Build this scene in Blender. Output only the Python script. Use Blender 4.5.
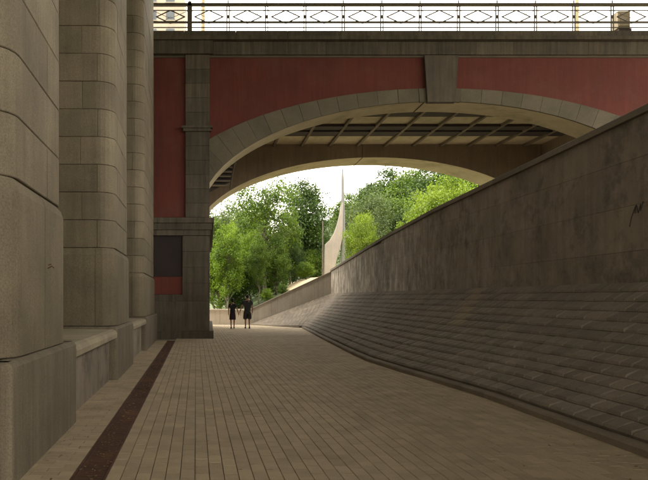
import bpy, math, random
import numpy as np
from mathutils import Vector, Matrix, noise
R = random.Random(7)
SC = bpy.context.scene
COL = SC.collection
for o in list(bpy.data.objects): bpy.data.objects.remove(o)

# ------------------------------------------------------------------ camera, sky, sun, exposure
cam = bpy.data.cameras.new('camera'); camo = bpy.data.objects.new('camera', cam); COL.objects.link(camo)
camo.location = (0, 0, 1.5); camo.rotation_euler = (math.radians(90), 0, 0)
cam.sensor_width = 36; cam.lens = 36.11; cam.shift_x = 0.1759; cam.shift_y = 0.0926
cam.clip_start = 0.05; cam.clip_end = 4000
SC.camera = camo
SUN_EL, SUN_AZ = math.radians(50), math.radians(-100)
wd = bpy.data.worlds.new('World'); SC.world = wd; wd.use_nodes = True
nt = wd.node_tree; nt.nodes.clear()
wo = nt.nodes.new('ShaderNodeOutputWorld'); bg = nt.nodes.new('ShaderNodeBackground')
sk = nt.nodes.new('ShaderNodeTexSky'); sk.sky_type = 'NISHITA'; sk.sun_disc = False
sk.sun_elevation = SUN_EL; sk.sun_rotation = SUN_AZ; sk.dust_density = 3
mx = nt.nodes.new('ShaderNodeMixRGB'); mx.inputs[0].default_value = 0.93
mx.inputs[2].default_value = (13.4, 12.65, 11.2, 1)      # even overcast cloud
nt.links.new(sk.outputs[0], mx.inputs[1]); nt.links.new(mx.outputs[0], bg.inputs[0]); nt.links.new(bg.outputs[0], wo.inputs[0])
bg.inputs[1].default_value = 0.12
sl = bpy.data.lights.new('sun', 'SUN'); sl.energy = 1.3; sl.angle = math.radians(14); sl.color = (1, .93, .82)
so = bpy.data.objects.new('sun', sl); COL.objects.link(so)
sd = Vector((math.sin(SUN_AZ)*math.cos(SUN_EL), math.cos(SUN_AZ)*math.cos(SUN_EL), math.sin(SUN_EL)))
so.rotation_euler = sd.to_track_quat('Z', 'Y').to_euler(); so.location = (0, 0, 60)
SC.view_settings.view_transform = 'Standard'; SC.view_settings.look = 'None'
SC.view_settings.exposure = 1.6; SC.view_settings.gamma = 1; SC.view_settings.use_curve_mapping = False
SC.render.engine = 'CYCLES'
SC.cycles.max_bounces = 10; SC.cycles.diffuse_bounces = 6; SC.cycles.use_denoising = True

# ------------------------------------------------------------------ materials
def N(t, ty, **kw):
    n = t.nodes.new(ty)
    for k, v in kw.items(): setattr(n, k, v)
    return n
def stone(name, col, col2=None, var=.25, scale=6, bump=.3, streak=0, rough=.85, speck=.15, rnd=.12, stretch=1, island=False,
          stain=None, stain_amt=.5, pale=None, sscale=.8):
    """rock or render: two tones by large noise, speckle, vertical run-off streaks, tone per piece"""
    m = bpy.data.materials.new(name); m.use_nodes = True; t = m.node_tree; b = t.nodes['Principled BSDF']
    L = t.links.new
    col2 = col2 or tuple(c*.7 for c in col)
    g = N(t, 'ShaderNodeNewGeometry')
    n1 = N(t, 'ShaderNodeTexNoise'); n1.inputs['Scale'].default_value = scale*.25; n1.inputs['Detail'].default_value = 6
    n1.inputs['Roughness'].default_value = .65
    L(g.outputs['Position'], n1.inputs['Vector'])
    r1 = N(t, 'ShaderNodeValToRGB'); r1.color_ramp.elements[0].position = .32; r1.color_ramp.elements[1].position = .68
    r1.color_ramp.elements[0].color = (*col2, 1); r1.color_ramp.elements[1].color = (*col, 1)
    L(n1.outputs[0], r1.inputs[0]); cur = r1.outputs[0]
    if streak:
        mp = N(t, 'ShaderNodeMapping'); mp.inputs['Scale'].default_value = (4, 4, .22)
        L(g.outputs['Position'], mp.inputs['Vector'])
        n2 = N(t, 'ShaderNodeTexNoise'); n2.inputs['Scale'].default_value = 1.6; n2.inputs['Detail'].default_value = 7; n2.inputs['Roughness'].default_value = .7
        L(mp.outputs[0], n2.inputs['Vector'])
        mr = N(t, 'ShaderNodeMapRange'); mr.inputs[1].default_value = .35; mr.inputs[2].default_value = .65
        mr.inputs[3].default_value = 1-streak; mr.inputs[4].default_value = 1+streak*.45
        L(n2.outputs[0], mr.inputs[0])
        mm = N(t, 'ShaderNodeMixRGB', blend_type='MULTIPLY'); mm.inputs[0].default_value = 1
        L(cur, mm.inputs[1]); L(mr.outputs[0], mm.inputs[2]); cur = mm.outputs[0]
    n3 = N(t, 'ShaderNodeTexNoise'); n3.inputs['Scale'].default_value = scale*14; n3.inputs['Detail'].default_value = 3
    L(g.outputs['Position'], n3.inputs['Vector'])
    mr = N(t, 'ShaderNodeMapRange'); mr.inputs[1].default_value = .3; mr.inputs[2].default_value = .7
    mr.inputs[3].default_value = 1-speck; mr.inputs[4].default_value = 1+speck
    L(n3.outputs[0], mr.inputs[0])
    mm = N(t, 'ShaderNodeMixRGB', blend_type='MULTIPLY'); mm.inputs[0].default_value = 1
    L(cur, mm.inputs[1]); L(mr.outputs[0], mm.inputs[2]); cur = mm.outputs[0]
    if stain:
        n4 = N(t, 'ShaderNodeTexNoise'); n4.inputs['Scale'].default_value = sscale; n4.inputs['Detail'].default_value = 8; n4.inputs['Roughness'].default_value = .7
        L(g.outputs['Position'], n4.inputs['Vector'])
        mr = N(t, 'ShaderNodeMapRange'); mr.inputs[1].default_value = .5; mr.inputs[2].default_value = .68; mr.inputs[4].default_value = stain_amt
        L(n4.outputs[0], mr.inputs[0])
        mm = N(t, 'ShaderNodeMixRGB'); L(mr.outputs[0], mm.inputs[0]); L(cur, mm.inputs[1]); mm.inputs[2].default_value = (*stain, 1); cur = mm.outputs[0]
    if pale:       # lime runs: (y0, y1, colour)
        sp = N(t, 'ShaderNodeSeparateXYZ'); L(g.outputs['Position'], sp.inputs[0])
        ma = N(t, 'ShaderNodeMapRange'); ma.inputs[1].default_value = pale[0]; ma.inputs[2].default_value = pale[1]; L(sp.outputs[1], ma.inputs[0])
        mp = N(t, 'ShaderNodeMapping'); mp.inputs['Scale'].default_value = (1, 1.1, .42); L(g.outputs['Position'], mp.inputs['Vector'])
        n5 = N(t, 'ShaderNodeTexNoise'); n5.inputs['Scale'].default_value = 2.4; n5.inputs['Detail'].default_value = 8; n5.inputs['Roughness'].default_value = .75
        L(mp.outputs[0], n5.inputs['Vector'])
        mb = N(t, 'ShaderNodeMapRange'); mb.inputs[1].default_value = .47; mb.inputs[2].default_value = .6; mb.inputs[4].default_value = .8; L(n5.outputs[0], mb.inputs[0])
        mu = N(t, 'ShaderNodeMath', operation='MULTIPLY'); L(ma.outputs[0], mu.inputs[0]); L(mb.outputs[0], mu.inputs[1])
        mm = N(t, 'ShaderNodeMixRGB'); L(mu.outputs[0], mm.inputs[0]); L(cur, mm.inputs[1]); mm.inputs[2].default_value = (*pale[2], 1); cur = mm.outputs[0]
    if rnd:
        oi = N(t, 'ShaderNodeObjectInfo')
        src = g.outputs['Random Per Island'] if island else oi.outputs['Random']
        mr = N(t, 'ShaderNodeMapRange'); mr.inputs[3].default_value = 1-rnd; mr.inputs[4].default_value = 1+rnd
        L(src, mr.inputs[0])
        mm = N(t, 'ShaderNodeMixRGB', blend_type='MULTIPLY'); mm.inputs[0].default_value = 1
        L(cur, mm.inputs[1]); L(mr.outputs[0], mm.inputs[2]); cur = mm.outputs[0]
    L(cur, b.inputs['Base Color']); b.inputs['Roughness'].default_value = rough
    if bump:
        bp = N(t, 'ShaderNodeBump'); bp.inputs['Strength'].default_value = bump; bp.inputs['Distance'].default_value = .01
        n6 = N(t, 'ShaderNodeTexNoise'); n6.inputs['Scale'].default_value = scale*5; n6.inputs['Detail'].default_value = 6
        L(g.outputs['Position'], n6.inputs['Vector']); L(n6.outputs[0], bp.inputs['Height']); L(bp.outputs[0], b.inputs['Normal'])
    return m
def leafm(name, c1, c2):
    m = bpy.data.materials.new(name); m.use_nodes = True; t = m.node_tree; L = t.links.new
    b = t.nodes['Principled BSDF']; out = t.nodes['Material Output']
    g = N(t, 'ShaderNodeNewGeometry'); n = N(t, 'ShaderNodeTexNoise'); n.inputs['Scale'].default_value = .7; n.inputs['Detail'].default_value = 4
    L(g.outputs['Position'], n.inputs['Vector'])
    ad = N(t, 'ShaderNodeMath', operation='ADD'); mu = N(t, 'ShaderNodeMath', operation='MULTIPLY'); mu.inputs[1].default_value = .45
    L(g.outputs['Random Per Island'], mu.inputs[0]); L(mu.outputs[0], ad.inputs[0]); L(n.outputs[0], ad.inputs[1])
    r = N(t, 'ShaderNodeValToRGB'); r.color_ramp.elements[0].position = .45; r.color_ramp.elements[1].position = .95
    r.color_ramp.elements[0].color = (*c1, 1); r.color_ramp.elements[1].color = (*c2, 1)
    L(ad.outputs[0], r.inputs[0]); L(r.outputs[0], b.inputs['Base Color']); b.inputs['Roughness'].default_value = .6
    tr = N(t, 'ShaderNodeBsdfTranslucent'); L(r.outputs[0], tr.inputs[0]); mxs = N(t, 'ShaderNodeMixShader'); mxs.inputs[0].default_value = .45
    L(b.outputs[0], mxs.inputs[1]); L(tr.outputs[0], mxs.inputs[2]); L(mxs.outputs[0], out.inputs[0])
    return m
M = {
 'jointshade': stone('slope_joint_shade', (.045, .038, .03), rnd=0, bump=0),  # bed colour darkened to give the gaps between stones their shadow
 'pier': stone('pier_granite', (.222, .180, .116), (.152, .123, .080), scale=5, bump=.45, streak=.15, speck=.26, rnd=.13, stain=(.13, .105, .072), stain_amt=.35, sscale=1.1),
 'pierbase': stone('base_granite', (.225, .187, .128), (.155, .129, .088), scale=5, bump=.45, streak=.25, speck=.22, rnd=.1),
 'ledge': stone('ledge_stone', (.42, .36, .25), (.29, .245, .17), scale=6, bump=.35, speck=.2),
 'core': stone('dark_joint', (.125, .10, .068), rnd=0, bump=0),
 'bridge': stone('bridge_granite', (.115, .093, .062), (.078, .062, .042), scale=4, bump=.35, streak=.42, speck=.18, rnd=.17, stain=(.055,.045,.032), stain_amt=.5, sscale=.9),
 'ring': stone('arch_ring_granite', (.142, .118, .078), (.100, .083, .055), scale=4, bump=.3, speck=.15, rnd=.12),
 'red': stone('red_render', (.142, .030, .018), (.108, .024, .015), scale=2.5, bump=.3, streak=.16, speck=.12, rnd=.04, stain=(.15,.062,.045), stain_amt=.35, sscale=.7),
 'dark': stone('dark_plaque', (.030, .018, .017), (.020, .012, .012), scale=3, bump=.1, rnd=0),
 'soffit': stone('lime_soffit', (.60, .51, .335), (.45, .38, .24), scale=3.5, bump=.2, speck=.08, rnd=0, stain=(.22, .20, .10), stain_amt=.6),
 'rib': stone('rib_concrete', (.30, .225, .150), (.22, .165, .112), scale=3, bump=.2, streak=.15, rnd=0),
 'beam': stone('beam_concrete', (.22, .175, .12), (.15, .118, .08), scale=4, bump=.2, rnd=.15),
 'girder': stone('dark_girder', (.06, .045, .04), (.04, .03, .03), scale=4, bump=.2, rnd=0),
 'paver': stone('paver_concrete', (.49, .39, .26), (.395, .312, .208), scale=7, bump=.3, speck=.14, rnd=.10, stain=(.27,.21,.14), stain_amt=.45, sscale=.9),
 'paverj': stone('paver_concrete_far', (.49, .39, .26), (.395, .312, .208), scale=7, bump=.3, speck=.14, rnd=.10, stain=(.27,.21,.14), stain_amt=.45, sscale=.9, island=True),
 'joint': stone('joint_sand', (.27, .215, .145), (.20, .16, .107), scale=9, bump=.2, rnd=0),
 'kerb': stone('kerb_granite', (.23, .185, .13), (.16, .13, .09), scale=6, bump=.3, rnd=.1),
 'tile': stone('slope_stone', (.235, .194, .148), (.165, .136, .103), scale=5, bump=.55, speck=.2, rnd=.16),
 'tilej': stone('slope_stone_far', (.235, .194, .148), (.165, .136, .103), scale=5, bump=.55, speck=.2, rnd=.16, island=True),
 'tilepale': stone('slope_stone_pale', (.29, .235, .16), (.215, .175, .12), scale=5, bump=.4, speck=.2, rnd=.12),
 'wall': stone('wall_slab', (.33, .275, .212), (.215, .178, .137), scale=4.5, bump=.3, streak=.16, speck=.1, rnd=.09,
               stain=(.085, .07, .056), stain_amt=.8, sscale=1.5, pale=(14, 30, (.60, .54, .45))),
 'coping': stone('coping_stone', (.24, .20, .15), (.17, .14, .105), scale=4, bump=.25, rnd=.08),
 'wallb': stone('ramp_wall_concrete', (.40, .36, .295), (.30, .27, .22), scale=3, bump=.25, streak=.18, rnd=.05),
 'lowwall': stone('low_wall_limestone', (.62, .55, .45), (.50, .44, .35), scale=3, bump=.2, streak=.1, rnd=.05),
 'rust': stone('rusty_iron', (.10, .045, .022), (.06, .028, .016), scale=8, bump=.4, rnd=.25, stain=(.17, .07, .03), stain_amt=.6),
 'dirt': stone('drain_dirt', (.06, .038, .022), (.035, .022, .014), scale=12, bump=.8, rnd=0),
 'rail': stone('rail_paint', (.12, .095, .062), (.085, .068, .046), scale=5, bump=0, rnd=0, rough=.6),
 'pave': stone('asphalt_far', (.36, .31, .24), (.28, .24, .185), scale=5, bump=.2, rnd=0),
 'grass': stone('turf', (.075, .105, .025), (.045, .07, .018), scale=8, bump=.6, rnd=0),
 'sand': stone('sandy_ground', (.44, .34, .21), (.34, .26, .16), scale=6, bump=.4, rnd=0, stain=(.22, .2, .1), stain_amt=.5),
 'stele': stone('stele_concrete', (.30, .26, .21), (.24, .205, .17), scale=2, bump=.15, streak=.12, rnd=0),
 'mast': stone('mast_steel', (.17, .165, .155), (.13, .127, .12), scale=2, bump=.1, rnd=0, rough=.5),
 'deck': stone('deck_concrete', (.26, .24, .2), (.2, .18, .15), scale=2, bump=.2, rnd=0),
 'bark': stone('bark', (.15, .12, .085), (.085, .068, .05), scale=9, bump=.8, rnd=0),
 'barkp': stone('pale_bark', (.26, .23, .17), (.15, .13, .10), scale=9, bump=.8, rnd=0),
 'facade': stone('beige_facade', (.44, .37, .29), (.36, .30, .23), scale=1, bump=.1, rnd=0),
 'brickred': stone('red_facade', (.50, .17, .10), (.42, .14, .085), scale=1, bump=.1, rnd=0),
 'glass': stone('window_glass', (.10, .11, .12), (.06, .07, .08), scale=1, bump=0, rnd=.3, rough=.15),
 'ochre': stone('ochre_paint', (.36, .29, .17), (.28, .22, .13), scale=3, bump=0, rnd=0),
 'box': stone('cabinet_tan', (.30, .25, .16), (.22, .18, .12), scale=5, bump=.1, rnd=0),
 'boxd': stone('cabinet_dark', (.06, .045, .035), (.04, .03, .025), scale=5, bump=.1, rnd=0),
 'white': stone('white_paint', (.75, .74, .7), (.7, .68, .64), bump=0, rnd=0),
 'scrawl': stone('black_spray', (.06, .052, .045), (.045, .04, .034), bump=0, rnd=0),
 'skin': stone('skin', (.36, .19, .12), (.32, .165, .105), bump=0, rnd=0, speck=.02, rough=.55),
 'blackcloth': stone('black_cloth', (.016, .015, .017), (.011, .010, .012), bump=.2, rnd=0, scale=12),
 'greycloth': stone('charcoal_cloth', (.034, .035, .034), (.024, .024, .024), bump=.2, rnd=0, scale=12),
 'purplecloth': stone('plum_cloth', (.030, .013, .028), (.020, .009, .019), bump=.2, rnd=0, scale=12),
 'hair': stone('dark_hair', (.014, .010, .008), (.009, .007, .005), bump=.3, rnd=0, scale=20),
 'shoe': stone('shoe_leather', (.02, .017, .014), (.015, .012, .01), bump=0, rnd=0),
 'lf_mid': leafm('leaf_mid_green', (.034, .074, .006), (.135, .215, .012)),
 'lf_bright': leafm('leaf_bright_green', (.062, .125, .008), (.205, .31, .016)),
 'lf_yellow': leafm('leaf_yellow_green', (.085, .145, .010), (.245, .34, .02)),
 'lf_dark': leafm('leaf_dark_green', (.018, .044, .006), (.072, .130, .012)),
 'lf_grey': leafm('leaf_grey_green', (.050, .082, .022), (.135, .185, .048)),
}

# ------------------------------------------------------------------ object helpers
WO = {}
def worg(o): return WO.get(o.name, Vector((0, 0, 0))) if o else Vector((0, 0, 0))
def props(o, label=None, cat=None, group=None, kind=None):
    if label: o['label'] = label
    if cat: o['category'] = cat
    if group: o['group'] = group
    if kind: o['kind'] = kind
    return o
def thing(name, loc, label=None, cat=None, group=None, kind=None, parent=None):
    o = bpy.data.objects.new(name, None); COL.objects.link(o); o.empty_display_size = .3
    o.location = Vector(loc) - worg(parent); o.parent = parent; WO[o.name] = Vector(loc)
    return props(o, label, cat, group, kind)
class MB:
    def __init__(s): s.v, s.f, s.m = [], [], []
    def add(s, vs, fs, mi=0):
        k = len(s.v); s.v += [tuple(v) for v in vs]; s.f += [tuple(i+k for i in f) for f in fs]; s.m += [mi]*len(fs); return s
    def box(s, x0, x1, y0, y1, z0, z1, mi=0):
        return s.add([(x0,y0,z0),(x1,y0,z0),(x1,y1,z0),(x0,y1,z0),(x0,y0,z1),(x1,y0,z1),(x1,y1,z1),(x0,y1,z1)],
              [(3,2,1,0),(4,5,6,7),(0,1,5,4),(1,2,6,5),(2,3,7,6),(3,0,4,7)], mi)
    def loft(s, loops, cap=True, closed=True, mi=0):
        n = len(loops[0]); vs = [p for l in loops for p in l]; fs = []
        for i in range(len(loops)-1):
            for j in range(n if closed else n-1):
                a = i*n+j; b = i*n+(j+1) % n; fs.append((a, b, b+n, a+n))
        if cap: fs.append(tuple(range(n))[::-1]); fs.append(tuple(range((len(loops)-1)*n, len(loops)*n)))
        return s.add(vs, fs, mi)
    def tube(s, pts, rs, n=7, mi=0):
        pts = [Vector(p) for p in pts]
        if not hasattr(rs, '__len__'): rs = [rs]*len(pts)
        loops = []
        for i, p in enumerate(pts):
            d = (pts[min(i+1, len(pts)-1)]-pts[max(i-1, 0)]).normalized()
            u = d.cross(Vector((0, 0, 1))) if abs(d.z) < .95 else d.cross(Vector((0, 1, 0))); u.normalize(); w = d.cross(u)
            loops.append([tuple(p+(u*math.cos(6.2832*k/n)+w*math.sin(6.2832*k/n))*rs[i]) for k in range(n)])
        return s.loft(loops, mi=mi)
    def bar(s, a, b, w, mi=0):
        return s.tube([a, b], w*.7, 4, mi)
    def build(s, name, mat, parent=None, label=None, cat=None, group=None, kind=None, fix=True, smooth=False, shear=False, origin=None):
        vs = s.v
        if shear: vs = [(x-.0215*y, y, z) for x, y, z in vs]
        a = np.array(vs, dtype=float)
        org = Vector(origin) if origin is not None else Vector(((a[:,0].min()+a[:,0].max())/2, (a[:,1].min()+a[:,1].max())/2, a[:,2].min()))
        me = bpy.data.meshes.new(name); me.from_pydata((a-np.array(org)).tolist(), [], s.f)
        mats = mat if isinstance(mat, (list, tuple)) else [mat]
        for q in mats: me.materials.append(M[q] if isinstance(q, str) else q)
        if len(mats) > 1: me.polygons.foreach_set('material_index', s.m)
        if smooth: me.polygons.foreach_set('use_smooth', [True]*len(me.polygons))
        if fix:
            import bmesh
            bm = bmesh.new(); bm.from_mesh(me); bmesh.ops.recalc_face_normals(bm, faces=bm.faces); bm.to_mesh(me); bm.free()
        me.update()
        o = bpy.data.objects.new(name, me); COL.objects.link(o); o.parent = parent
        o.location = org - worg(parent); WO[o.name] = org
        return props(o, label, cat, group, kind)
def inst(name, me, loc, parent, scale=(1, 1, 1), rot=(0, 0, 0)):
    o = bpy.data.objects.new(name, me); COL.objects.link(o); o.parent = parent
    o.location = Vector(loc)-worg(parent); o.scale = scale; o.rotation_euler = rot; WO[o.name] = Vector(loc); return o
def lerp(a, b, t): return a+(b-a)*t
def interp(x, tab):
    if x <= tab[0][0]: return tab[0][1]
    for (a, va), (b, vb) in zip(tab, tab[1:]):
        if x <= b: return lerp(va, vb, (x-a)/(b-a))
    return tab[-1][1]
def X(px, Y): return (px-210)/650*Y          # placing helper: a bearing from the viewpoint turned into metres
def Z(py, Y): return 1.5+(300-py)/650*Y

# ------------------------------------------------------------------ ground and promenade
MB().add([(-1500,-1500,-.35),(1500,-1500,-.35),(1500,2500,-.35),(-1500,2500,-.35)], [(0,1,2,3)]).build('ground', 'grass', kind='structure', fix=False)
prom = thing('promenade', (1.5, 15, 0), kind='structure')
MB().box(-14, 9, -12, 41.2, -.3, -.034).build('bedding', 'joint', prom)
KERB = [(-12,4.05),(3,4.08),(6,4.13),(8,4.17),(10,4.2),(12,4.08),(14,3.92),(16,3.83),(18,3.9),(21,4.08),(25,4.30),(30,4.62),(34.8,4.9)]
def kx(y): return interp(y, KERB)
W_, L_ = .125, .25
pm = MB(); g = .003; b = .002
def paver_mesh(dx, dy, name):
    q = MB(); x, y = dx/2-g, dy/2-g
    q.add([(-x,-y,-.03),(x,-y,-.03),(x,y,-.03),(-x,y,-.03),(-x,-y,-b),(x,-y,-b),(x,y,-b),(-x,y,-b),(-x+b,-y+b,0),(x-b,-y+b,0),(x-b,y-b,0),(-x+b,y-b,0)],
          [(0,1,5,4),(1,2,6,5),(2,3,7,6),(3,0,4,7),(4,5,9,8),(5,6,10,9),(6,7,11,10),(7,4,8,11),(8,9,10,11)])
    me = bpy.data.meshes.new(name); me.from_pydata(q.v, [], q.f); me.materials.append(M['paver']); return me, q
pme, pq = paver_mesh(W_, L_, 'paver'); pme2, pq2 = paver_mesh(L_, W_, 'paver'); pme3, pq3 = paver_mesh(L_/2, W_, 'paver')
pav = []
c = 0; x = -.76+W_/2
while x < 7.5:
    y = -3+(R.random() if c % 7 == 3 else (c % 2)*.5)*L_
    while y < 38.6:
        wx = x-.0215*y
        if wx < kx(y)+.11 or (y > 34.8 and wx < 4.9-(y-34.8)*.62+.12):
            pav.append((wx, y, 0))
        y += L_
    x += W_; c += 1
y = -3; r = 0
while y < 24:                      # narrow strip between the drain and the piers, laid crosswise
    x = -1.058-L_/2
    if r % 2: pav.append((-1.058-L_/4-.0215*y, y, 2)); x -= L_/2
    while x > -1.75:
        pav.append((x-.0215*y, y, 1)); x -= L_
    y += W_; r += 1
def seen(p):
    if p[1] < 4.9: return 1e9
    px = 210+650*p[0]/p[1]
    return p[1] if 25 < px < 655 and 975/p[1] < 186 else 1e9
pav.sort(key=seen)
jm = MB()
for i, (x, y, k) in enumerate(pav):
    dz = R.uniform(-.0015, .0008) + .004*noise.noise(Vector((x*.8, y*.8, 0))); rx, ry = R.gauss(0, .003), R.gauss(0, .004); rz = R.gauss(0, .004)
    if i < 300: inst('paver', (pme, pme2, pme3)[k], (x, y, dz), prom, rot=(rx, ry, rz-.0215*-1))
    else:
        mt = Matrix.Translation((x, y, dz)) @ Matrix.Rotation(rz+.0215, 4, 'Z') @ Matrix.Rotation(rx, 4, 'X') @ Matrix.Rotation(ry, 4, 'Y')
        q = (pq, pq2, pq3)[k]
        jm.add([mt @ Vector(v) for v in q.v], q.f)
jm.build('paver_field', 'paverj', prom, kind='stuff', fix=False)
# open paving beyond the bridge, where the single pavers can no longer be told apart
MB().add([(-14,38.6,-.012),(2.6,38.6,-.012),(2.6,41.0,-.012),(-14,41.0,-.012)], [(0,1,2,3)]).build('far_paving', 'pave', prom, fix=False)

# drain channel with its iron gratings
dr = thing('drain_channel', (-1.1, 12, 0), 'long rusty brown drain grating running along the paving beside the stone piers', 'drain')
MB().box(-1.045,-.765,-3,24,-.033,-.026).build('channel_bed', 'dirt', dr, shear=True)
MB().box(-1.055,-1.035,-3,24,-.033,.002).box(-.775,-.755,-3,24,-.033,.002).build('edge_rail', 'rust', dr, shear=True)
gm = MB()
for k in range(16): gm.box(-.125,.125,-.49+k*.0625,-.49+k*.0625+.03,-.014,-.002)
gm.box(-.128,-.105,-.495,.495,-.016,-.003).box(.105,.128,-.495,.495,-.016,-.003)
gme = bpy.data.meshes.new('grating'); gme.from_pydata(gm.v, [], gm.f); gme.materials.append(M['rust'])
for k in range(27):
    y = -2.5+k
    inst('grating', gme, (-.905-.0215*y, y, R.uniform(-.006,.001)), dr, rot=(R.gauss(0,.003), R.gauss(0,.01), .0215))
lm = MB()
for k in range(900):
    y = R.uniform(4.5, 23); x = -.905-.0215*y+R.gauss(0,.075); a = R.uniform(0,6.28); s = R.uniform(.008,.022)
    if abs(x+.905+.0215*y) > .125: continue
    d, e = Vector((math.cos(a)*s, math.sin(a)*s, R.uniform(-.004,.006))), Vector((-math.sin(a)*s*.6, math.cos(a)*s*.6, 0))
    p = Vector((x, y, R.uniform(.000,.004))); lm.add([p-d, p-e, p+d, p+e], [(0,1,2,3)])
for k in range(420):
    y = 5+R.random()**1.6*28; side = R.random(); x = kx(y)-R.expovariate(3) if side < .5 else (R.uniform(-1.4,4)-.0215*y if side < .8 else -1.4-.0215*y+R.expovariate(6))
    a = R.uniform(0,6.28); s = R.uniform(.010,.026); d, e = Vector((math.cos(a)*s, math.sin(a)*s, R.uniform(-.001,.006))), Vector((-math.sin(a)*s*.6, math.cos(a)*s*.6, 0))
    p = Vector((x, y, .010)); lm.add([p-d, p-e, p+d, p+e], [(0,1,2,3)])
lm.build('dry_leaves', stone('dry_leaf', (.30,.19,.09), (.14,.08,.04), bump=0, rnd=.5, island=True), kind='stuff', fix=False)

# ------------------------------------------------------------------ kerb and paved slope on the right
CX, CY = 7.17, 38.5; DX, DY = 2.45, 39.8
PAIRS = []   # (foot, top)
for y in (-6,-3,0,3,6,8,10,12,14,16,18,21,25,28):
    PAIRS.append((Vector((kx(y)+.17, y, .10)), Vector((6.95+.22*(y-3)/35.5, y, 1.74+.004*y))))
for y, ty in ((30.5,31.6),(32.5,34.4),(34.0,36.7),(34.8,38.4)):
    PAIRS.append((Vector((kx(y)+.17, y+.1, .10)), Vector((6.95+.22*(ty-3)/35.5, ty, 1.74+.004*ty))))
for t in (.12,.3,.5,.7,.85,1):
    fx, fy = lerp(4.9, 2.45, t), lerp(34.8, 39.35, t)
    PAIRS.append((Vector((fx+.05, fy+.17, .10*(1-t)+.01)), Vector((lerp(CX,DX,t), lerp(CY,DY,t)-.06, lerp(1.885,.03,t)))))
def bank(s, v):
    i = min(int(s), len(PAIRS)-2); t = s-i
    f = PAIRS[i][0].lerp(PAIRS[i+1][0], t); p = PAIRS[i][1].lerp(PAIRS[i+1][1], t)
    q = f.lerp(p, v); q.z -= .12*math.sin(math.pi*v)*min(1, (p.z-f.z)); return q
slope = thing('stone_slope', (5.5, 15, 0), 'dark embankment of overlapping rough stone courses rising from the kerb to the retaining wall', 'embankment')
bs = MB(); NS = (len(PAIRS)-1)*4; NV = 10
bs.add([bank(i/4, j/NV)-Vector((0,0,.03)) for i in range(NS+1) for j in range(NV+1)],
       [(i*(NV+1)+j, (i+1)*(NV+1)+j, (i+1)*(NV+1)+j+1, i*(NV+1)+j+1) for i in range(NS) for j in range(NV)])
bs.build('slope_bed', 'jointshade', slope, fix=False)
ROWS = 13
# arc-length table
S = [0.0]; ss = [0.0]; st = .02
s = 0.0
while s < len(PAIRS)-1-1e-6:
    n = min(s+st, len(PAIRS)-1); S.append(S[-1]+(bank(n,.4)-bank(s,.4)).length); ss.append(n); s = n
TOT = S[-1]
def s_at(d): return float(np.interp(d, S, ss))
def tile_geo(s0, s1, v0, v1):
    c00, c10, c11, c01 = bank(s0,v0), bank(s1,v0), bank(s1,v1), bank(s0,v1)
    if (c11-c00).length < .08: return None
    n = (c10-c00).cross(c01-c00); n.normalize()
    if n.z < 0: n = -n
    cen = (c00+c10+c11+c01)/4; fl = 1-.8*max(0, min(1, (cen.y-33)/3))
    lo, hi = R.uniform(.043,.056)*fl, R.uniform(.011,.020)*fl
    def ins(p, k): return p+(cen-p)*k
    jj = [R.uniform(-.004,.004)*fl for _ in range(4)]
    base = [c00-n*.02, c10-n*.02, c11-n*.02, c01-n*.02]
    shift = (c00-c01).normalized()*.012
    mid = [ins(c00,.045)+n*(lo*.5)+shift, ins(c10,.045)+n*(lo*.5)+shift, ins(c11,.045)+n*(hi*.4), ins(c01,.045)+n*(hi*.4)]
    top = [ins(c00,.20)+n*(lo+jj[0]), ins(c10,.20)+n*(lo+jj[1]), ins(c11,.18)+n*(hi+.008+jj[2]*.5), ins(c01,.18)+n*(hi+.008+jj[3]*.5)]
    vs = base+mid+top; fs = []
    for a in (0,4):
        for k in range(4): fs.append((a+k, a+(k+1)%4, a+4+(k+1)%4, a+4+k))
    fs.append((8,9,10,11)); return vs, fs, cen
tiles = []
for r in range(ROWS):
    d = 0.0+R.uniform(0,.25)
    while d < TOT-.1:
        w = R.uniform(.25,.31); d1 = min(d+w, TOT)
        q = tile_geo(s_at(d), s_at(d1), r/ROWS, (r+1)/ROWS)
        if q: tiles.append(q)
        d = d1
def tkey(q):
    c = q[2]
    if c.y < 5.5: return 1e9
    px = 210+650*c.x/c.y
    return c.length if px < 652 else 1e9
tiles.sort(key=tkey)
tj, tp = MB(), MB(); n300 = 0
def in_pale_strip(c):  # picks a slanting strip of paler stones on the upper slope
    v = (c.z-.1)/1.7
    return .5 < v and abs((c.y-15.3)-(v-.55)*3.6) < .42
for q in tiles:
    if in_pale_strip(q[2]): tp.add(q[0], q[1]); continue
    if n300 < 299: MB().add(q[0], q[1]).build('slope_stone', 'tile', slope, fix=False); n300 += 1
    else: tj.add(q[0], q[1])
tj.build('slope_stone_field', 'tilej', slope, kind='stuff', fix=False)
tp.build('pale_stone_strip', 'tilepale', slope, label='paler brown strip of stones below the wall', fix=False)
kerb = thing('kerb', (4.3, 15, 0), 'low brown granite kerb curving between the paving and the stone slope', 'kerb')
KP = [Vector((kx(y), y, 0)) for y in np.arange(-4, 34.81, .25)]
kl = [Vector((lerp(4.9,2.45,t), lerp(34.8,39.35,t), 0)) for t in np.linspace(0, 1, 24)][1:]
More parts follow.
